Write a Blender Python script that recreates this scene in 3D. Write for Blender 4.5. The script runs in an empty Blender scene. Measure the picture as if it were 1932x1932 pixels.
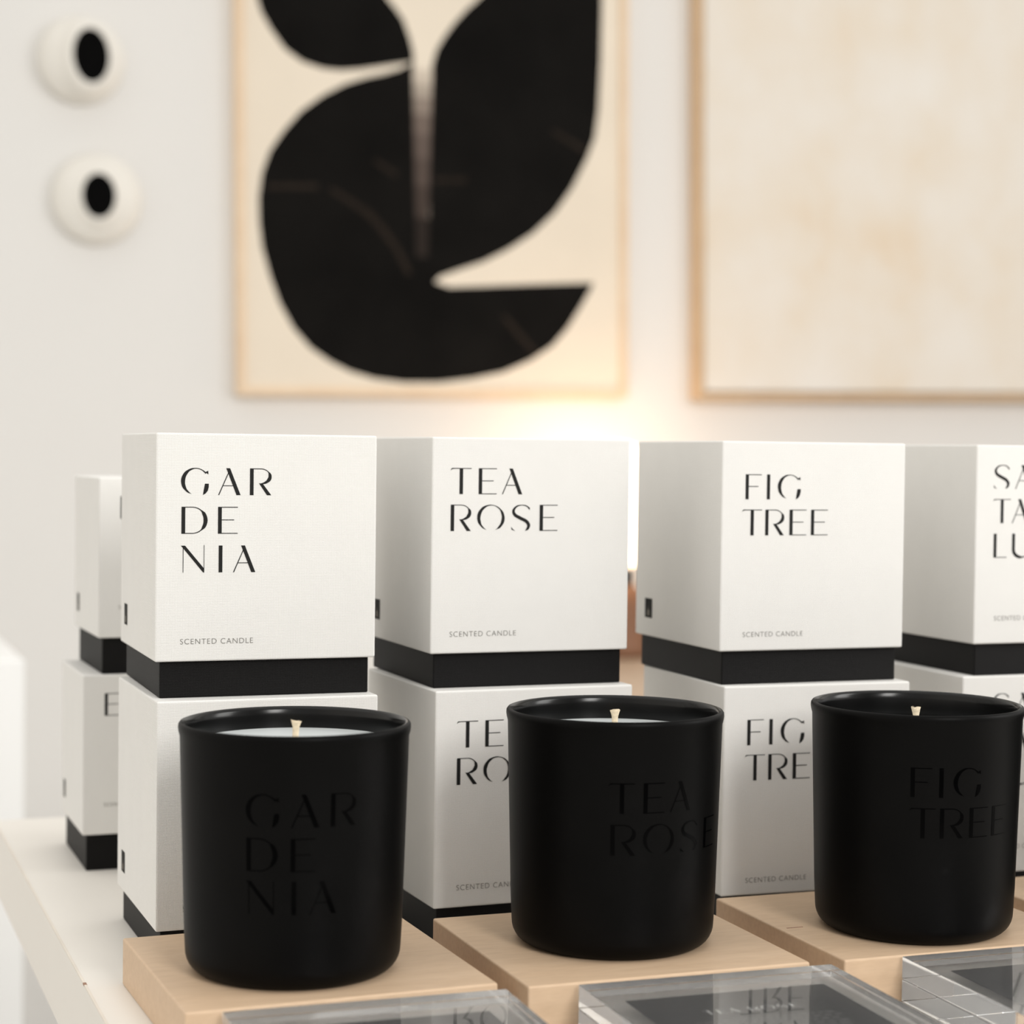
import bpy, bmesh, math, random
from mathutils import Vector, Matrix
random.seed(4)
S = bpy.context.scene
COL = S.collection
Z0 = 75.0                                   # table top height in cm
def V(x, y, z): return Vector((x*.01, y*.01, (z+Z0)*.01))

# ---------------------------------------------------------------- camera
cd = bpy.data.cameras.new('camera'); cam = bpy.data.objects.new('camera', cd); COL.objects.link(cam)
RT = Vector((.93874, -.344409, .012255)); UP = Vector((-.001297, .03203, .999486)); FW = Vector((.344625, .938273, -.029621))
m = Matrix((RT, UP, -FW)).transposed().to_4x4(); m.translation = V(0, 0, 22.663)
cam.matrix_world = m
cd.sensor_width = 36; cd.lens = 69.51; cd.clip_start = .02
cd.dof.use_dof = True; cd.dof.focus_distance = .86; cd.dof.aperture_fstop = 8.2
S.camera = cam

# ---------------------------------------------------------------- world, lights, exposure
w = bpy.data.worlds.new('daylight'); S.world = w; w.use_nodes = True
nt = w.node_tree; nt.nodes.clear()
out = nt.nodes.new('ShaderNodeOutputWorld'); bg = nt.nodes.new('ShaderNodeBackground')
tc = nt.nodes.new('ShaderNodeTexCoord')
def dirmask(vec, lo, hi):                      # 0..1 ramp along a sky direction
    d = nt.nodes.new('ShaderNodeVectorMath'); d.operation = 'DOT_PRODUCT'; d.inputs[1].default_value = Vector(vec).normalized()
    r = nt.nodes.new('ShaderNodeMapRange'); r.interpolation_type = 'SMOOTHSTEP'; r.inputs[1].default_value = lo; r.inputs[2].default_value = hi
    nt.links.new(tc.outputs['Generated'], d.inputs[0]); nt.links.new(d.outputs['Value'], r.inputs[0]); return r.outputs[0]
def mixc(fac, a, b_):
    x = nt.nodes.new('ShaderNodeMixRGB'); nt.links.new(fac, x.inputs[0])
    for i, q in ((1, a), (2, b_)):
        if isinstance(q, tuple): x.inputs[i].default_value = (*q, 1)
        else: nt.links.new(q, x.inputs[i])
    return x.outputs[0]
base = (.20, .19, .175)
c1 = mixc(dirmask((-1, .1, .3), .1, .95), base, (1.10, 1.04, .945))      # glow added on the left to light the box sides
c2 = mixc(dirmask((0, .15, 1), .35, .95), c1, (1.5, 1.47, 1.41))             # glow added overhead for the unseen ceiling, lifting the box gaps
c3 = mixc(dirmask((-.15, -1, .4), .78, .98), c2, (.75, .73, .70))         # glow added behind the camera to brighten the acrylic borders
c4 = mixc(dirmask((1, .1, .1), .25, .95), c3, (.95, .93, .89))            # glow added on the right to brighten acrylic and box sides
nt.links.new(c4, bg.inputs[0]); nt.links.new(bg.outputs[0], out.inputs[0])
bg.inputs[1].default_value = .90
def area(name, loc, target, sx_, sy_, power, colr):
    l = bpy.data.lights.new(name, 'AREA'); l.shape = 'RECTANGLE'; l.size = sx_; l.size_y = sy_; l.energy = power; l.color = colr
    o = bpy.data.objects.new(name, l); COL.objects.link(o); o.location = loc
    o.rotation_euler = (Vector(target)-Vector(loc)).to_track_quat('-Z', 'Y').to_euler()
    return o
area('side_daylight', (2.75, -.05, 1.95), (.35, .9, .85), 1.0, 1.3, 27, (1, .985, .96))
area('shopfront_daylight', (.66, -2.1, 2.35), (.35, .85, .85), .75, 1.3, 50, (1, .98, .95))
S.cycles.max_bounces = 20; S.cycles.glossy_bounces = 12; S.cycles.transmission_bounces = 16
S.view_settings.view_transform = 'Standard'; S.view_settings.look = 'None'
S.view_settings.exposure = 0.0; S.view_settings.gamma = 1; S.view_settings.use_curve_mapping = False

# ---------------------------------------------------------------- materials
def new_mat(name):
    mt = bpy.data.materials.new(name); mt.use_nodes = True
    return mt, mt.node_tree, mt.node_tree.nodes['Principled BSDF']
def noise(nt, scale, detail=4, vec_scale=(1, 1, 1), rough=.55):
    t = nt.nodes.new('ShaderNodeTexCoord'); mp = nt.nodes.new('ShaderNodeMapping'); mp.inputs['Scale'].default_value = vec_scale
    n = nt.nodes.new('ShaderNodeTexNoise'); n.inputs['Scale'].default_value = scale; n.inputs['Detail'].default_value = detail
    n.inputs['Roughness'].default_value = rough
    nt.links.new(t.outputs['Object'], mp.inputs[0]); nt.links.new(mp.outputs[0], n.inputs['Vector'])
    return n
def ramp(nt, fac, stops):
    r = nt.nodes.new('ShaderNodeValToRGB'); e = r.color_ramp.elements
    e[0].position, e[0].color = stops[0][0], (*stops[0][1], 1); e[1].position, e[1].color = stops[-1][0], (*stops[-1][1], 1)
    for p, c in stops[1:-1]:
        k = e.new(p); k.color = (*c, 1)
    nt.links.new(fac, r.inputs[0]); return r
def bump(nt, b, height, strength, dist):
    n = nt.nodes.new('ShaderNodeBump'); n.inputs['Strength'].default_value = strength; n.inputs['Distance'].default_value = dist
    nt.links.new(height, n.inputs['Height']); nt.links.new(n.outputs[0], b.inputs['Normal'])
def mat(name, c, rough=.6, var=.04, scale=30, metal=0, spec=.5, emis=None, es=0, coat=0, bmp=0):
    mt, nt, b = new_mat(name)
    n = noise(nt, scale)
    lo = tuple(v*(1-var) for v in c); hi = tuple(min(1, v*(1+var)) for v in c)
    r = ramp(nt, n.outputs[0], [(.3, lo), (.7, hi)]); nt.links.new(r.outputs[0], b.inputs['Base Color'])
    b.inputs['Roughness'].default_value = rough; b.inputs['Metallic'].default_value = metal
    b.inputs['Specular IOR Level'].default_value = spec
    b.inputs['Coat Weight'].default_value = coat
    if emis: b.inputs['Emission Color'].default_value = (*emis, 1); b.inputs['Emission Strength'].default_value = es
    if bmp: bump(nt, b, n.outputs[0], bmp, .001)
    return mt
def linen(name, c, rough, strength, spec=.3, var=.02):
    mt, nt, b = new_mat(name)
    t = nt.nodes.new('ShaderNodeTexCoord')
    outs = []
    for d in ('X', 'Y', 'Z'):
        wv = nt.nodes.new('ShaderNodeTexWave'); wv.wave_type = 'BANDS'; wv.bands_direction = d
        wv.inputs['Scale'].default_value = 520; wv.inputs['Distortion'].default_value = 2.2; wv.inputs['Detail'].default_value = 1.5
        wv.inputs['Detail Scale'].default_value = .6
        nt.links.new(t.outputs['Object'], wv.inputs['Vector']); outs.append(wv.outputs['Fac'])
    a = nt.nodes.new('ShaderNodeMath'); a.operation = 'ADD'; nt.links.new(outs[0], a.inputs[0]); nt.links.new(outs[1], a.inputs[1])
    a2 = nt.nodes.new('ShaderNodeMath'); a2.operation = 'ADD'; nt.links.new(a.outputs[0], a2.inputs[0]); nt.links.new(outs[2], a2.inputs[1])
    bump(nt, b, a2.outputs[0], strength, .00022)
    n = noise(nt, 60)
    r = ramp(nt, n.outputs[0], [(.3, tuple(v*(1-var) for v in c)), (.7, c)]); nt.links.new(r.outputs[0], b.inputs['Base Color'])
    b.inputs['Roughness'].default_value = rough; b.inputs['Specular IOR Level'].default_value = spec
    return mt
def wood(name, dark, light, axis=(2.2, 26, 26), rough=.5):
    mt, nt, b = new_mat(name)
    n = noise(nt, 6, 6, axis, .6)
    n2 = noise(nt, 260, 2, (.35, 1.6, 1.6))
    r = ramp(nt, n.outputs[0], [(.28, dark), (.72, light)])
    mx = nt.nodes.new('ShaderNodeMixRGB'); mx.blend_type = 'MULTIPLY'; mx.inputs[0].default_value = .18
    r2 = ramp(nt, n2.outputs[0], [(.3, (.62, .55, .5)), (.6, (1, 1, 1))])
    nt.links.new(r.outputs[0], mx.inputs[1]); nt.links.new(r2.outputs[0], mx.inputs[2])
    nt.links.new(mx.outputs[0], b.inputs['Base Color']); b.inputs['Roughness'].default_value = rough
    bump(nt, b, n2.outputs[0], .12, .0004)
    return mt
def glass(name, c=(.985, .99, .985), ior=1.49):
    mt, nt, b = new_mat(name)
    n = noise(nt, 4)
    r = ramp(nt, n.outputs[0], [(.3, tuple(v*.99 for v in c)), (.7, c)]); nt.links.new(r.outputs[0], b.inputs['Base Color'])
    b.inputs['Transmission Weight'].default_value = .965; b.inputs['Roughness'].default_value = .02; b.inputs['IOR'].default_value = ior  # small diffuse share adds a painted haze that lightens the acrylic
    return mt
def mottled(name):
    mt, nt, b = new_mat(name)
    n = noise(nt, 7, 5, (1, 1, .8), .5); n2 = noise(nt, 16, 3)
    r = ramp(nt, n.outputs[0], [(.30, (.78, .64, .48)), (.43, (.80, .715, .605)), (.56, (.815, .755, .675)), (.72, (.835, .795, .74))])
    mx = nt.nodes.new('ShaderNodeMixRGB'); mx.inputs[0].default_value = .25
    r2 = ramp(nt, n2.outputs[0], [(.3, (.78, .69, .57)), (.7, (.83, .79, .73))])
    nt.links.new(r.outputs[0], mx.inputs[1]); nt.links.new(r2.outputs[0], mx.inputs[2])
    nt.links.new(mx.outputs[0], b.inputs['Base Color']); b.inputs['Roughness'].default_value = .9
    return mt
M = {
 'paper': linen('white_linen_paper', (.85, .84, .815), .62, .35),
 'blackpaper': linen('black_linen_paper', (.0065, .006, .006), .5, .5, .13, .1),
 'ink': mat('black_print_ink', (.013, .013, .0125), .6, .05, 200, spec=.2),
 'greyink': mat('grey_print_ink', (.16, .15, .135), .6, .05, 200),
 'emblem': mat('emblem_black', (.010, .010, .009), .6, .05, 200, spec=.1),
 'taupe': mat('emblem_taupe', (.11, .09, .065), .5, .1, 200),
 'matteglass': mat('matte_black_glass', (.0031, .003, .0029), .42, .1, 60, spec=.065),
 'glossglass': mat('gloss_black_glass', (.003, .003, .003), .2, .1, 60, spec=.3),
 'letters': mat('gloss_black_print', (.001, .001, .0011), .14, .1, 60, spec=.025),
 'wax': mat('pale_wax', (.62, .655, .66), .42, .02, 40, spec=.4),
 'wick': mat('cotton_wick', (.78, .66, .48), .9, .12, 900, bmp=.5),
 'wood': wood('pale_maple', (.635, .455, .30), (.685, .505, .345)),
 'table': mat('warm_white_laminate', (.85, .815, .76), .5, .015, 6, spec=.35),
 'tableside': mat('white_laminate_edge', (.74, .72, .68), .55, .015, 6, spec=.35),
 'seam': mat('pale_edge_line', (.80, .74, .66), .5, .05, 40),
 'chip': mat('chipped_brown', (.34, .20, .14), .8, .2, 400),
 'wall': mat('white_wall_paint', (.815, .80, .775), .85, .015, 2.2),
 'floor': mat('pale_concrete', (.56, .55, .53), .6, .06, 3),
 'plinth': mat('bright_white_paint', (.93, .93, .92), .6, .01, 5),
 'frame': wood('pale_oak_frame', (.80, .60, .41), (.86, .68, .49), (3, 3, 3)),
 'frametan': wood('tan_oak_frame', (.62, .43, .26), (.70, .50, .31), (3, 3, 3)),
 'artpaper': mat('cream_art_paper', (.83, .74, .615), .9, .03, 5),
 'artblack': mat('black_art_paint', (.0062, .0056, .005), .75, .3, 9, spec=.06),
 'arttaupe': mat('taupe_art_wash', (.20, .155, .125), .8, .1, 9),
 'artdark': mat('dark_brown_art_wash', (.055, .042, .034), .8, .1, 9),
 'streak': mat('faint_brown_streak', (.022, .016, .012), .8, .2, 20, spec=.1),
 'canvas': mottled('mottled_cream_canvas'),
 'ceramic': mat('off_white_ceramic', (.84, .81, .75), .45, .03, 12, spec=.5),
 'ceramicdark': mat('black_glazed_ceramic', (.004, .004, .004), .9, .1, 12, spec=.0),
 'lampbase': wood('brown_turned_wood', (.17, .07, .028), (.24, .105, .045), (30, 30, 3)),
 'lampneck': mat('dark_metal_collar', (.03, .035, .04), .35, .1, 30, metal=.6),
 'globe': mat('lit_frosted_globe', (.9, .85, .75), .5, .01, 5, emis=(1, .70, .46), es=4.4),
 'sideboard': wood('beige_wood', (.28, .215, .16), (.34, .265, .20)),
 'acrylic': glass('clear_acrylic', (1, 1, 1), ior=1.36),
 'card': mat('black_card', (.012, .012, .012), .55, .1, 30),
 'cardtext': mat('white_card_print', (.92, .92, .90), .6, .05, 80),
 'cardgrey': mat('grey_card_print', (.17, .17, .165), .6, .05, 80),
 'magnet': mat('brushed_steel', (.6, .6, .58), .3, .05, 80, metal=1),
 'red': mat('faded_red_paint', (.55, .12, .10), .6, .1, 60),
}

# ---------------------------------------------------------------- helpers
def link_bm(name, bm, m, parent=None, smooth=False, loc=None):
    me = bpy.data.meshes.new(name); bm.normal_update(); bm.to_mesh(me); bm.free()
    me.materials.append(M[m] if isinstance(m, str) else m)
    if smooth:
        for p in me.polygons: p.use_smooth = True
    o = bpy.data.objects.new(name, me); COL.objects.link(o)
    if parent: o.parent = parent
    if loc is not None: o.location = loc
    return o
def thing(name, loc, rz, label, cat, group=None):
    o = bpy.data.objects.new(name, None); COL.objects.link(o); o.location = loc; o.rotation_euler = (0, 0, rz)
    o.empty_display_size = .02
    tag(o, label, cat, group); return o
def tag(o, label, cat, group=None):
    o['label'] = label; o['category'] = cat
    if group: o['group'] = group
def struct(o): o['kind'] = 'structure'; return o
def box_bm(x0, x1, y0, y1, z0, z1, bev=0, seg=2, bm=None, u=.01):
    b = bmesh.new()
    vs = [b.verts.new((x*u, y*u, z*u)) for x in (x0, x1) for y in (y0, y1) for z in (z0, z1)]
    for f in ((0, 1, 3, 2), (4, 6, 7, 5), (0, 4, 5, 1), (2, 3, 7, 6), (0, 2, 6, 4), (1, 5, 7, 3)): b.faces.new([vs[i] for i in f])
    bmesh.ops.recalc_face_normals(b, faces=b.faces)
    if bev: bmesh.ops.bevel(b, geom=list(b.edges), offset=bev*u, segments=seg, profile=.5, affect='EDGES')
    if bm is None: return b
    me = bpy.data.meshes.new('t'); b.to_mesh(me); b.free(); bm.from_mesh(me); bpy.data.meshes.remove(me); return bm
def lathe_bm(prof, n=96, u=.01, cap0=False, cap1=False):
    b = bmesh.new(); rings = []
    for r, z in prof:
        if r < 1e-6: rings.append([b.verts.new((0, 0, z*u))])
        else: rings.append([b.verts.new((r*u*math.cos(2*math.pi*k/n), r*u*math.sin(2*math.pi*k/n), z*u)) for k in range(n)])
    for A, B in zip(rings, rings[1:]):
        for k in range(n):
            a0, a1 = A[k % len(A)], A[(k+1) % len(A)]; b0, b1 = B[k % len(B)], B[(k+1) % len(B)]
            f = []
            for v in (a0, a1, b1, b0):
                if v not in f: f.append(v)
            if len(f) > 2: b.faces.new(f)
    bmesh.ops.recalc_face_normals(b, faces=b.faces)
    return b

# ---------------------------------------------------------------- lettering: high-contrast sans capitals, cap height 1
W_ = .136; T_ = .03
def rect(x0, y0, x1, y1): return [(x0, y0), (x1, y0), (x1, y1), (x0, y1)]
def stroke(pts, ws):
    L, R = [], []
    n = len(pts)
    for i, (x, y) in enumerate(pts):
        a = pts[max(0, i-1)]; c = pts[min(n-1, i+1)]
        dx, dy = c[0]-a[0], c[1]-a[1]; q = math.hypot(dx, dy) or 1
        t = i/(n-1)*(len(ws)-1); k = min(int(t), len(ws)-2); f = t-k; f = f*f*(3-2*f)
        h = .5*(ws[k]*(1-f)+ws[k+1]*f)
        L.append((x-dy/q*h, y+dx/q*h)); R.append((x+dy/q*h, y-dx/q*h))
    return [('quads', L, R)]
def arc(cx, cy, rx, ry, a0, a1, n=28):
    return [(cx+rx*math.cos(math.radians(a0+(a1-a0)*i/n)), cy+ry*math.sin(math.radians(a0+(a1-a0)*i/n))) for i in range(n+1)]
def spline(P, n=8):
    o = []
    Q = [P[0]]+P+[P[-1]]
    for i in range(1, len(Q)-2):
        for k in range(n):
            t = k/n; p0, p1, p2, p3 = Q[i-1:i+3]
            o.append(tuple(.5*(2*p1[d]+(p2[d]-p0[d])*t+(2*p0[d]-5*p1[d]+4*p2[d]-p3[d])*t*t+(3*p1[d]-p0[d]-3*p2[d]+p3[d])*t**3) for d in (0, 1)))
    o.append(P[-1]); return o
G = {}
G['I'] = [rect(0, 0, W_, 1)]
G['E'] = [rect(0, 0, W_, 1), rect(W_, 1-T_, .72, 1), rect(W_, .5, .59, .5+T_), rect(W_, 0, .72, T_)]
G['F'] = [rect(0, 0, W_, 1), rect(W_, 1-T_, .68, 1), rect(W_, .5, .55, .5+T_)]
G['L'] = [rect(0, 0, W_, 1), rect(W_, 0, .62, T_)]
G['T'] = [rect(.36, 0, .36+W_, .972), rect(.06, .97, .83, 1), [(0, .90), (.06, .955), (.16, .972), (.16, 1), (.06, 1), (.03, .975)]]
G['A'] = [[(.67, 0), (.82, 0), (.43, 1), (.29, 1)], [(0, 0), (.04, 0), (.395, .84), (.365, .85)], rect(.155, .335, .57, .335+T_*.9)]
G['N'] = [[(0, 1), (.10, .88), (.81, 0), (.85, 0), (.85, .14), (.15, 1)], rect(.072, 0, .095, .9), rect(.828, .1, .85, 1.02)]
G['M'] = [[(0, 1), (.55, 0), (.60, 0), (.15, 1)], rect(.05, 0, .075, .92), [(.56, 0), (.59, 0), (.98, 1), (.95, 1)], rect(.93, 0, 1.06, 1)]
G['D'] = [rect(0, 0, W_, 1)] + stroke([(W_, .985), (.25, .985)]+arc(.39, .5, .48, .485, 90, -90)+[(.25, .015), (W_, .015)], [T_, T_, T_*1.2, .13, .15, .13, T_*1.2, T_, T_])
_r = stroke([(W_, .985), (.28, .985)]+arc(.40, .71, .34, .275, 90, -88), [T_, T_, T_, .11, .135, .09, T_])
G['R'] = [rect(0, 0, W_, 1), [(.33, .45), (.47, .435), (.79, 0), (.63, 0)]] + _r
G['G'] = stroke(arc(.53, .5, .46, .485, 38, 252, 48), [.05, .03, T_, .07, .125, .15, .13, .07, .004]) + [[(.86, .42), (1, .42), (1, .30), (.965, .16), (.89, .06), (.79, 0), (.845, .09), (.86, .22)], [(.86, .845), (.975, .90), (.985, .765)]]
G['O'] = stroke(arc(.53, .5, .48, .485, -70, 250, 64), [.004, .09, .125, .10, .045, T_*.8, .045, .10, .135, .12, .06, .004])
G['S'] = stroke(spline([(.72, .85), (.60, .955), (.40, .985), (.20, .93), (.085, .77), (.15, .61), (.36, .49), (.58, .38), (.69, .24), (.66, .10), (.55, 0)]), [.06, .04, T_, .06, .10, .12, .125, .125, .125, .10, .005]) + [[(0, .16), (.015, .05), (.17, -.005), (.07, .07)], [(.63, .93), (.735, .89), (.735, .79)]]
G['U'] = stroke([(.065, 1), (.065, .6)]+arc(.44, .34, .375, .325, 180, 360)+[(.815, .6), (.815, 1)], [W_, W_, W_, .12, .05, T_, T_, T_])
ADV = dict(I=.136, E=.72, F=.68, L=.62, T=.83, A=.82, N=.85, M=1.06, D=.94, R=.79, G=1.0, O=1.06, S=.75, U=.83)
PAIR = dict(GA=1.34, AR=1.16, DE=1.32, NI=1.37, IA=.525, TE=1.12, EA=.93, RO=1.045, OS=1.33, SE=1.13, FI=.92, IG=.475, TR=.976, RE=1.02, EE=.915, SA=1.03, TA=.90, LU=.88, AN=1.15, UM=1.10)
def text_polys(line, x, y, cap, gap=.36, hs=1.03):
    """line at left x, baseline y -> list of polygons / ribbons in the flat plane"""
    res = []
    for i, ch in enumerate(line):
        if ch == ' ': x += cap*.45*hs; continue
        for p in G[ch]:
            tr = lambda q: (x+q[0]*cap*hs, y+q[1]*cap)
            if isinstance(p, tuple): res.append(('quads', [tr(q) for q in p[1]], [tr(q) for q in p[2]]))
            else: res.append([tr(q) for q in p])
        x += PAIR.get(line[i:i+2], ADV[ch]+gap)*cap*hs
    return res
def polys_bm(polys, u=.01):
    b = bmesh.new()
    for p in polys:
        if isinstance(p, tuple):
            A = [b.verts.new((x*u, 0, z*u)) for x, z in p[1]]; B = [b.verts.new((x*u, 0, z*u)) for x, z in p[2]]
            for k in range(len(A)-1):
                try: b.faces.new((A[k], A[k+1], B[k+1], B[k]))
                except ValueError: pass
        else:
            f = b.faces.new([b.verts.new((x*u, 0, z*u)) for x, z in p])
            if len(p) > 4: bmesh.ops.triangulate(b, faces=[f])
    for f in b.faces:
        f.normal_update()
        if f.normal.y > 0: f.normal_flip()
    return b
def font_mesh(text, width, thin=-.012):
    c = bpy.data.curves.new('lettering', 'FONT'); c.body = text; c.space_character = 1.14; c.offset = thin
    o = bpy.data.objects.new('tmp', c); COL.objects.link(o)
    dg = bpy.context.evaluated_depsgraph_get(); dg.update()
    me = bpy.data.meshes.new_from_object(o.evaluated_get(dg)); bpy.data.objects.remove(o); bpy.data.curves.remove(c)
    xs = [v.co.x for v in me.vertices]; k = width*.01/(max(xs)-min(xs)); x0 = min(xs)
    b = bmesh.new(); b.from_mesh(me); bpy.data.meshes.remove(me)
    for v in b.verts: v.co = Vector(((v.co.x-x0)*k, 0, v.co.y*k))
    return b

# ---------------------------------------------------------------- the setting
WALL = 280.0
struct(link_bm('floor', box_bm(-160, 420, -260, WALL+8, -Z0-4, -Z0), 'floor', loc=V(0, 0, 0)))
struct(link_bm('wall_back', box_bm(-160, 420, WALL, WALL+8, -Z0, 195), 'wall', loc=V(0, 0, 0)))
struct(link_bm('baseboard_back', box_bm(-160, 420, WALL-1.4, WALL, -Z0, -Z0+9, .3), 'plinth', loc=V(0, 0, 0)))

# ---------------------------------------------------------------- large furniture
t = thing('display_table', V(11.85, 123, 0), 0, 'long warm white table under the candles and boxes', 'table')
link_bm('table_top', box_bm(0, 190, -83, 0, -4.1, 0, .12), 'table', t)
s = link_bm('edge_line', box_bm(-.012, .10, -82.9, -.1, -.05, .012), 'seam', t)
c = link_bm('edge_chip', box_bm(-.02, .12, -39.1, -38.7, -.06, .014, .01), 'chip', s)
for lx in (4, 182):
    for ly in (-78, -8): link_bm('table_leg', box_bm(lx, lx+5, ly-2.5, ly+2.5, -Z0, -4.1, .2), 'tableside', t)
t = thing('side_table', V(88, WALL-1, -6.6), 0, 'beige wooden table against the back wall, glimpsed between the box stacks', 'table')
link_bm('table_top', box_bm(0, 130, -78, 0, -3.5, 0, .2), 'sideboard', t)
for lx in (3, 122):
    for ly in (-74, -6): link_bm('table_leg', box_bm(lx, lx+5, ly-2.5, ly+2.5, -Z0+6.6, -3.5, .2), 'sideboard', t)
o = link_bm('plinth', box_bm(-40, 0, 0, 40, 0, Z0+1.65, .25), 'plinth', loc=V(22.2, 200, -Z0))
tag(o, 'bright white square plinth standing behind the left end of the table', 'plinth')

# ---------------------------------------------------------------- pictures on the wall
def pic(name, x0, z0, tilt, w_, h_, fw, depth, fm, label, cat):
    t = thing(name, V(x0, WALL, z0), 0, label, cat); t.rotation_euler = (0, -tilt, 0)
    fr = bmesh.new()
    for a in ((0, w_, 0, fw), (0, w_, h_-fw, h_), (0, fw, fw, h_-fw), (w_-fw, w_, fw, h_-fw)):
        box_bm(a[0], a[1], -depth, 0, a[2], a[3], .12, 2, fr)
    link_bm('frame', fr, fm, t)
    return t
AX, AZ = 60.3, 30.45
t = pic('framed_print', AX, AZ, .0145, 60.5, 84, 1.2, 2.2, 'frame', 'abstract black and cream print in a pale wooden frame on the wall', 'picture')
ap = link_bm('paper', box_bm(1.1, 59.4, -1.6, -1.2, 1.1, 82.9), 'artpaper', t)
ct, st = math.cos(.0145), math.sin(.0145)
def art(l):
    k = 278.38/280; q = [(x*k, (z-22.66)*k+22.66) for x, z in l]
    return [((x-AX)*ct+(z-AZ)*st, -(x-AX)*st+(z-AZ)*ct) for x, z in q]
def smoothed(l, n=6, closed=True):
    return l
def fill_bm(l, y, th=.12):
    b = bmesh.new(); vs = [b.verts.new((x*.01, y*.01, z*.01)) for x, z in l]
    f = b.faces.new(vs); f.normal_update()
    if f.normal.y > 0: f.normal_flip()
    r = bmesh.ops.triangulate(b, faces=[f], ngon_method='EAR_CLIP')
    return b
leaf = [(62.2, 91.5), (62.8, 88.35), (63.17, 86.98), (63.72, 85.28), (65.18, 82.95), (67.2, 80.4), (69.8, 78.75), (72.87, 78.0), (75.46, 77.95), (78.42, 78.35), (82.16, 79.15), (85.93, 79.95), (86.57, 80.07), (86.55, 81.0), (86.4, 81.86), (85.89, 83.62), (84.92, 86.06), (83.58, 87.74), (82.62, 88.73), (81.67, 90.08), (79.6, 92.2), (72, 97), (64, 98)]
body = [(86.57, 80.07), (84.4, 78.8), (82.18, 78.0), (79.19, 77.16), (76.22, 76.04), (72.92, 74.19), (69.64, 71.65), (67.12, 68.65), (65.15, 65.7), (64.0, 62.46), (63.55, 58.91), (63.65, 55.39), (64.1, 51.88), (65.31, 47.68), (66.8, 43.84), (68.84, 40.35), (71.43, 37.58), (74.4, 35.69), (77.39, 34.33), (81.15, 33.35), (85.7, 32.91), (91.06, 33.04), (96.09, 33.71), (101.18, 34.84), (105.52, 36.73), (109.08, 39.07), (111.46, 41.77), (113.44, 44.84), (115.03, 47.52), (115.62, 48.86), (105.76, 48.2), (97.87, 47.62), (92.5, 47.25), (90.2, 47.9), (88.1, 52), (87.14, 57.31), (86.87, 71.06)]
right = [(89.24, 57.42), (88.1, 52), (90.2, 47.9), (91.0, 48.75), (94.0, 49.9), (97.83, 51.26), (101.73, 53.28), (105.66, 55.87), (109.21, 59.21), (111.97, 63.09), (114.33, 67.72), (115.51, 70.78), (116.06, 74.94), (116.35, 82.43), (116.42, 91.77), (116.4, 104), (108, 103), (99.6, 93.5), (97.71, 91.4), (96.37, 89.97), (94.64, 88.36), (92.74, 86.19), (91.23, 84.07), (90.1, 82.16), (89.44, 79.94), (89.2, 77.38), (89.12, 71.22)]
for nm, l in (('painted_leaf', leaf), ('painted_body', body), ('painted_petal', right)):
    link_bm(nm, fill_bm(art(l), -1.62), 'artblack', t)
# the pale stem between the two black shapes: a wash that fades from cream to black
zs = [79.0, 77.0, 75.0, 72.5, 69.5, 66.0, 62.0, 57.3, 51.5]
cs = [(.62, .54, .45), (.42, .36, .30), (.27, .22, .185), (.17, .132, .112), (.125, .096, .082), (.09, .068, .058), (.06, .045, .038), (.026, .020, .017)]
b = bmesh.new(); rows = []
for z in zs:
    k = (79-z)/27.5
    rows.append([b.verts.new((x*.01, -.0163, q*.01)) for x, q in art([(86.45+.85*k, z), (89.45-.35*k, z)])])
for i, (A, B) in enumerate(zip(rows, rows[1:])):
    f = b.faces.new((A[0], A[1], B[1], B[0])); f.normal_update(); f.material_index = i
    if f.normal.y > 0: f.normal_flip()
so = link_bm('painted_stem', b, mat('stem_wash', cs[0], .8, .05, 9, spec=.1), t)
for c_ in cs[1:]: so.data.materials.append(mat('stem_wash', c_, .8, .05, 9, spec=.1))
lines = [[(74.15, 60.74), (77.14, 59.12), (80.14, 57.31), (82.42, 54.9), (84.34, 52.46), (86.28, 48.92)], [(80.81, 65.26), (84.22, 63.3)], [(108.64, 71.44), (113.91, 68.81)], [(101.07, 43.27), (106.3, 37.87)], [(64.66, 60.55), (72.31, 60.99)], [(89.94, 62.92), (94.95, 63.21)]]
for k, l in enumerate(lines):
    b = polys_bm(stroke(art(l), [.7, 1.1, .8]))
    for v in b.verts: v.co.y = -.0165
    link_bm('faint_stroke', b, 'streak', t)  # thin brown strokes over the black shapes
t = pic('framed_canvas', 132.1, 31.3, .018, 118, 92, 1.0, 3.0, 'frametan', 'large mottled cream canvas in a thin tan frame, right of the print', 'picture')
link_bm('canvas', box_bm(1.25, 116.7, -2.8, -.6, 1.25, 90.7, .3), 'canvas', t)

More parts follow.
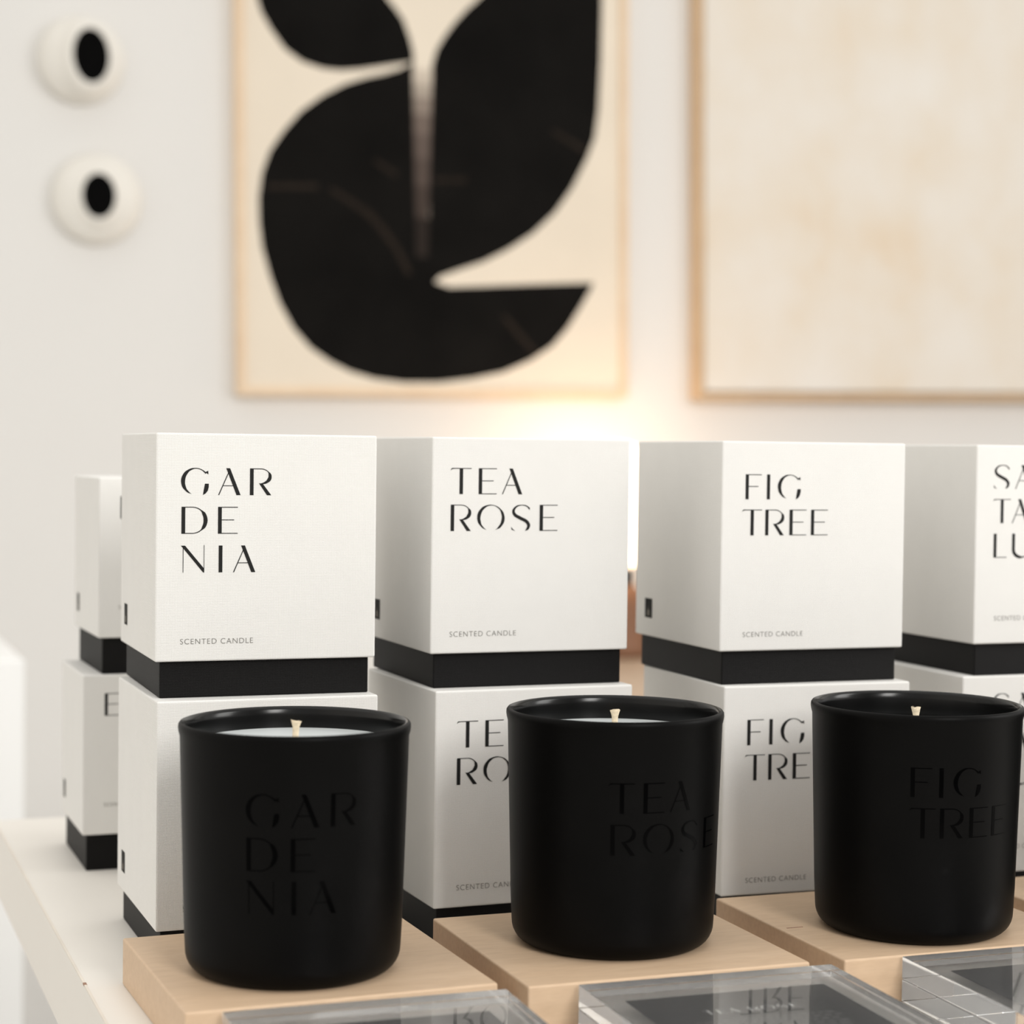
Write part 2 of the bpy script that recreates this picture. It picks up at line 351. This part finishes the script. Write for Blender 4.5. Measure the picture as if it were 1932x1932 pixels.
# ---------------------------------------------------------------- ceramics on the wall
def ceramic(x, z, R, h, tilt_axis, rh, sq, push, label):
    t = thing('ceramic_wall_vessel', V(x, WALL, z), 0, label, 'wall sculpture', 'round ceramic vessels on the wall')
    prof = [(R*.80, 0), (R*.97, h*.10), (R, h*.26), (R*.97, h*.42), (R*.86, h*.62), (R*.68, h*.80), (R*.42, h*.93), (R*.2, h*.98), (0, h)]
    b = lathe_bm(prof, 64); bmesh.ops.rotate(b, verts=b.verts, cent=(0, 0, 0), matrix=Matrix.Rotation(math.pi/2, 3, 'X'))
    link_bm('body', b, 'ceramic', t, True)
    d = Vector(tilt_axis).normalized(); q = d.to_track_quat('Z', 'Y').to_matrix()
    sd = 1/math.sqrt((d.x**2+d.z**2)/R**2+d.y**2/h**2)
    def place(b):
        for v in b.verts:
            v.co.x *= sq; v.co = q @ v.co + d*(sd*.01)
        return b
    link_bm('mouth_rim', place(lathe_bm([(rh*1.5, -1.6), (rh*1.34, -.5), (rh*1.2, .1), (rh*1.08, .3), (rh*1.0, .25), (rh*.96, .1)], 48)), 'ceramic', t, True)
    link_bm('mouth_hole', place(lathe_bm([(rh, .24), (rh*.9, .2), (0, .12)], 48)), 'ceramicdark', t, True)
ceramic(38.2, 76.3, 6.0, 4.0, (.22, -.97, .03), 3.75, .70, 0, 'white ceramic wall vessel with the larger black opening, upper of the two')
ceramic(40.5, 57.3, 6.3, 3.6, (-.04, -.99, .03), 3.1, .74, 0, 'cream ceramic wall vessel with the smaller black opening, lower of the two')

# ---------------------------------------------------------------- lamp
t = thing('table_lamp', V(113.9, 266, -6.6), 0, 'glowing globe lamp with brown turned base, hidden behind the tea rose and fig stacks', 'lamp')
link_bm('base', lathe_bm([(0, 0), (6.2, 0), (6.6, .5), (6.4, 1.3), (5.6, 3), (5.2, 5.5), (4.6, 8.2), (3.2, 10.1), (2.6, 10.4), (0, 10.4)], 64), 'lampbase', t, True)
link_bm('collar', lathe_bm([(2.4, 10.4), (2.8, 10.5), (2.8, 12.4), (2.5, 12.9), (0, 12.9)], 48), 'lampneck', t, True)
link_bm('globe', lathe_bm([(0, 12.7)]+[(9.0*math.sin(a), 21.9-9.2*math.cos(a)) for a in [math.pi*k/24 for k in range(2, 24)]]+[(0, 31.1)], 64), 'globe', t, True)

# ---------------------------------------------------------------- candle boxes
LH, BH, BI, DP = 10.07, 1.62, .25, 10.08
RLH, RBH, RDP = 8.59, 1.96, 8.3
LIDS = {}
def lid_mesh(w_, d_, h_, b_): return box_bm(0, w_, 0, d_, b_, b_+h_, .09, 3)
def candle_box(x, y, z, rz, label, group, titles=(), small=None, kind='big', emb=True):
    w_, d_, lh, bh = (10, DP, LH, BH) if kind == 'big' else (8.3, RDP, RLH, RBH)
    t = thing('candle_box', V(x, y, z), rz, label, 'box', group)
    link_bm('base_tray', box_bm(BI, w_-BI, BI, d_-BI, 0, bh+.05, .06, 2), 'blackpaper', t)['label'] = 'black base of the box'
    lid = link_bm('lid', lid_mesh(w_, d_, lh, bh), 'paper', t)
    lid['label'] = 'white linen lid'
    P = []
    for line, u, zz, cap in titles: P += text_polys(line, u, bh+zz, cap)
    if P:
        b = polys_bm(P)
        for v in b.verts: v.co.y = -.00012
        link_bm('title_lettering', b, 'ink', lid)
    if small:
        b = font_mesh('SCENTED CANDLE', small[2])
        for v in b.verts: v.co += Vector((small[0]*.01, -.00012, (bh+small[1])*.01))
        link_bm('small_lettering', b, 'greyink', lid)
    if emb:
        k = d_/10.08
        b = bmesh.new(); y1, y0 = d_-1.25*k, d_-2.15*k; za, zb = bh+.95, bh+1.95
        b.faces.new([b.verts.new((-.00012, yy*.01, zz*.01)) for yy, zz in ((y0, za), (y1, za), (y1, zb), (y0, zb))])
        e = link_bm('emblem', b, 'emblem', lid)
        b = bmesh.new(); ym = (y0+y1)/2
        for poly in ([(ym-.17, za+.12), (ym+.17, za+.12), (ym+.15, za+.42), (ym-.15, za+.42)], [(ym-.05, za+.45), (ym+.05, za+.45), (ym, za+.62)]):
            b.faces.new([b.verts.new((-.0002, yy*.01, zz*.01)) for yy, zz in poly])
        link_bm('emblem_mark', b, 'taupe', e)
    return t
H1 = LH+BH+.005
gb = 'stacked white candle boxes with black bases'
GA = [('GAR', 1.10, 7.35, 1.19), ('DE', 1.13, 5.64, 1.19), ('NIA', 1.11, 3.93, 1.19)]
TE = [('TEA', .90, 7.43, 1.21), ('ROSE', .93, 5.71, 1.23)]
FI = [('FIG', 1.25, 7.29, 1.20), ('TREE', 1.08, 5.56, 1.24)]
SA = [('SAN', 1.03, 7.86, 1.21), ('TA', 1.02, 6.12, 1.22), ('LUM', 1.09, 4.37, 1.22)]
candle_box(15.117, 85.553, 0, .0076, 'lower gardenia candle box, behind the leftmost black candle', gb, GA, (1.19, .82, 3.25))
candle_box(15.168, 86.477, H1, -.0104, 'upper white box lettered GAR DE NIA, leftmost of the front stacks', gb, GA, (1.11, .77, 3.25))
candle_box(28.012, 86.135, 0, .0322, 'lower tea rose candle box, partly behind the middle black candle', gb, [('TEA', 1.05, 7.42, 1.23), ('ROSE', 1.08, 5.70, 1.24)], (1.12, .80, 3.3))
candle_box(28.007, 87.022, H1, .0128, 'upper white box lettered TEA ROSE with black base', gb, TE, (.94, .79, 3.3))
candle_box(41.923, 84.548, 0, -.0284, 'lower fig tree candle box, partly behind the right black candle', gb, [('FIG', 1.24, 7.22, 1.23), ('TREE', 1.13, 5.52, 1.24)], (1.26, .60, 3.23))
candle_box(41.842, 84.955, H1, -.0039, 'upper white box lettered FIG TREE with black base', gb, FI, (1.21, .68, 3.23))
candle_box(55.675, 85.379, 0, -.052+.04, 'lower box of the rightmost stack, cut off by the photo edge', gb, [(a, b_+.75, c_+.1, d) for a, b_, c_, d in SA], (1.9, 1.2, 3.2))
candle_box(56.248, 85.386, H1, .0129, 'upper box of the rightmost stack, lettering starting SA TA LU', gb, SA, (1.19, 1.18, 3.2))
gs = 'smaller candle boxes behind the gardenia stack'
RE = [('E', 1.15, 6.40, 1.2)]
candle_box(14.871, 106.477, 0, .0043, 'smaller white box at the back left, lower of its pair, with letter E showing', gs, RE, (1.14, 1.52, 2.6), 'small')
candle_box(15.669, 106.579, RLH+RBH+.005, .0159, 'smaller white box at the back left, upper of its pair', gs, RE, (1.08, 1.55, 2.6), 'small')

# ---------------------------------------------------------------- wooden blocks
BT = 1.98
def block(x, y, rz, label):
    o = link_bm('wooden_block', box_bm(0, 12.37, 0, 11.9, 0, BT, .09, 3), 'wood', loc=V(x, y, 0)); o.rotation_euler = (0, 0, rz)
    tag(o, label, 'block', 'pale wooden display blocks'); return o
block(13.767, 71.663, .0322, 'pale maple block under the gardenia candle, leftmost of the blocks')
block(27.057, 71.182, .0049, 'pale maple block under the tea rose candle')
b3 = block(40.919, 71.048, .0048, 'pale maple block with a small dark mark, under the fig tree candle')
bm = box_bm(.35, 1.15, 5.58, 5.68, BT-.01, BT+.006, .02)
link_bm('wood_mark', bm, 'chip', b3)
block(54.75, 70.95, .0048, 'pale maple block at the right edge, mostly hidden by the right candle')

# ---------------------------------------------------------------- candles
R1, R2, HC = 4.58, 4.30, 9.90
def rad(z): return R2+(R1-R2)*z/HC
def candle(x, y, titles, ang, wax, label, wick_h, wick_rot):
    t = thing('black_candle', V(x, y, BT), 0, label, 'candle', 'black glass candles on wooden blocks')
    out_ = [(0, .12), (R2-1.1, .06), (R2-.75, 0)]+[(R2-.75+.75*math.sin(a), .85-.85*math.cos(a)) for a in [math.pi/2*k/8 for k in range(1, 9)]]
    out_ += [(rad(z), z) for z in (2, 4, 6, 8, HC-.55)]
    out_ += [(R1+.035, HC-.36), (R1+.055, HC-.22), (R1+.045, HC-.10), (R1-.01, HC-.02), (R1-.07, HC)]
    v = link_bm('glass_vessel', lathe_bm(out_, 160), 'matteglass', t, True)
    inn = [(R1-.07, HC), (R1-.17, HC-.03), (R1-.235, HC-.14), (R1-.26, HC-.35), (R1-.30, HC-1.0), (R1-.34, HC-3), (0, HC-3.1)]
    link_bm('glass_lining', lathe_bm(inn, 160), 'glossglass', v, True)['label'] = 'glossy black inside wall'
    zw = HC-wax; rw = R1-.285
    pr = [(0, zw-.03), (rw*.6, zw), (rw*.95, zw), (rw*.99, zw+.015), (rw+.0, zw+.04), (rw+.0, zw-1.2)]
    link_bm('wax', lathe_bm(pr, 128), 'wax', t, True)
    b = bmesh.new(); n = 14; rings = []
    for k, (r, z) in enumerate([(.115, -.5), (.115, wick_h*.45), (.125, wick_h*.72), (.17, wick_h*.9), (.20, wick_h)]):
        rings.append([b.verts.new((r*.01*math.cos(2*math.pi*j/n)*1.15, r*.01*math.sin(2*math.pi*j/n)*.8, (zw+z+(random.uniform(-.05, .05) if k == 4 else 0))*.01)) for j in range(n)])
    for A, B in zip(rings, rings[1:]):
        for j in range(n): b.faces.new((A[j], A[(j+1) % n], B[(j+1) % n], B[j]))
    b.faces.new(rings[-1])
    bmesh.ops.recalc_face_normals(b, faces=b.faces)
    bmesh.ops.rotate(b, verts=b.verts, cent=(0, 0, zw*.01), matrix=Matrix.Rotation(wick_rot, 3, 'Y'))
    link_bm('wick', b, 'wick', t, True)
    P = []
    for line, dx, zz, cap in titles: P += text_polys(line, dx, zz, cap, .36, 1.03)
    b = polys_bm(P)
    xs = [q.co.x for q in b.verts]; k = min(xs)
    while k < max(xs):
        bmesh.ops.bisect_plane(b, geom=list(b.verts)+list(b.edges)+list(b.faces), plane_co=(k, 0, 0), plane_no=(1, 0, 0)); k += .0018
    for q in b.verts:
        th = math.radians(ang)+q.co.x/(4.47*.01); r = (rad(q.co.z*100)+.012)*.01
        q.co = Vector((r*math.sin(th), -r*math.cos(th), q.co.z))
    link_bm('vessel_lettering', b, 'letters', v)['label'] = 'glossy black lettering'
    return t
candle(19.14, 76.968, [('GAR', 0, 6.42, 1.27), ('DE', .02, 4.73, 1.27), ('NIA', 0, 3.08, 1.27)], -38, .92, 'matte black candle lettered GAR DE NIA, leftmost of three', .92, .05)
candle(33.164, 77.264, [('TEA', 0, 6.18, 1.24), ('ROSE', .10, 4.47, 1.26)], -26.0, 1.05, 'matte black candle lettered TEA ROSE, middle of three', .95, 0)
candle(46.923, 75.567, [('FIG', .03, 6.45, 1.25), ('TREE', 0, 4.72, 1.27)], -34.7, 1.5, 'matte black candle lettered FIG TREE, rightmost of three', 1.3, -.03)

candle(60.6, 75.6, SA and [('SAN', .08, 7.2, 1.25), ('TA', .06, 5.5, 1.25), ('LUM', .06, 3.8, 1.25)], -34.7, 1.0, 'unseen matte black candle added beyond the right edge for its shadow, on the fourth block', .9, 0)  # unseen candle, added so its shadow falls on the lower boxes

# ---------------------------------------------------------------- clear acrylic sign blocks
AW, AT, AD = 11.04, 1.88, 11.0
def sign(x, y, rz, label, title=None, body_=True):
    t = thing('acrylic_sign', V(x, y, .1), rz, label, 'sign', 'clear acrylic sign blocks with black cards')
    t.rotation_euler.x = .0086
    link_bm('rear_panel', box_bm(0, AW, -AD, 0, 0, AT/2-.012, .02, 1), 'acrylic', t)
    link_bm('face_panel', box_bm(0, AW, -AD, 0, AT/2+.012, AT, .02, 1), 'acrylic', t)
    cdp = link_bm('insert_card', box_bm(1.25, AW-1.25, -AD+1.7, -1.7, AT/2-.01, AT/2+.008), 'card', t)
    if title:
        P = text_polys(title, 0, 0, .5, .42, 1.0)
        b = polys_bm(P); xs = [v.co.x for v in b.verts]; k = (AW-5.6)*.01/2-0+.0008
        wd = max(xs)-min(xs)
        for v in b.verts: v.co = Vector((v.co.x-min(xs)+(AW*.01-wd)/2, v.co.z-.0425, (AT/2+.011)*.01))
        link_bm('card_title', b, 'cardtext', cdp)
    if body_:
        b = bmesh.new(); rnd = random.Random(7)
        for r_ in range(7):
            yy = -5.2-r_*.36; xx = 2.6+rnd.uniform(0, .3)
            while xx < AW-2.7:
                l_ = rnd.uniform(.12, .5); h_ = .10
                b.faces.new([b.verts.new((a*.01, c_*.01, (AT/2+.011)*.01)) for a, c_ in ((xx, yy), (min(xx+l_, AW-2.5), yy), (min(xx+l_, AW-2.5), yy+h_), (xx, yy+h_))])
                xx += l_+.12
        link_bm('card_text', b, 'cardgrey', cdp)
    return t
sign(15.112, 71.40, -.02, 'clear acrylic sign block in front of the gardenia candle, mirroring letters', None)
sign(29.054, 70.90, -.0184, 'clear acrylic sign block with TEA ROSE card in front of the middle candle', 'TEA ROSE')
sign(43.551, 70.90, -.0098, 'clear acrylic sign block at the lower right corner', None)
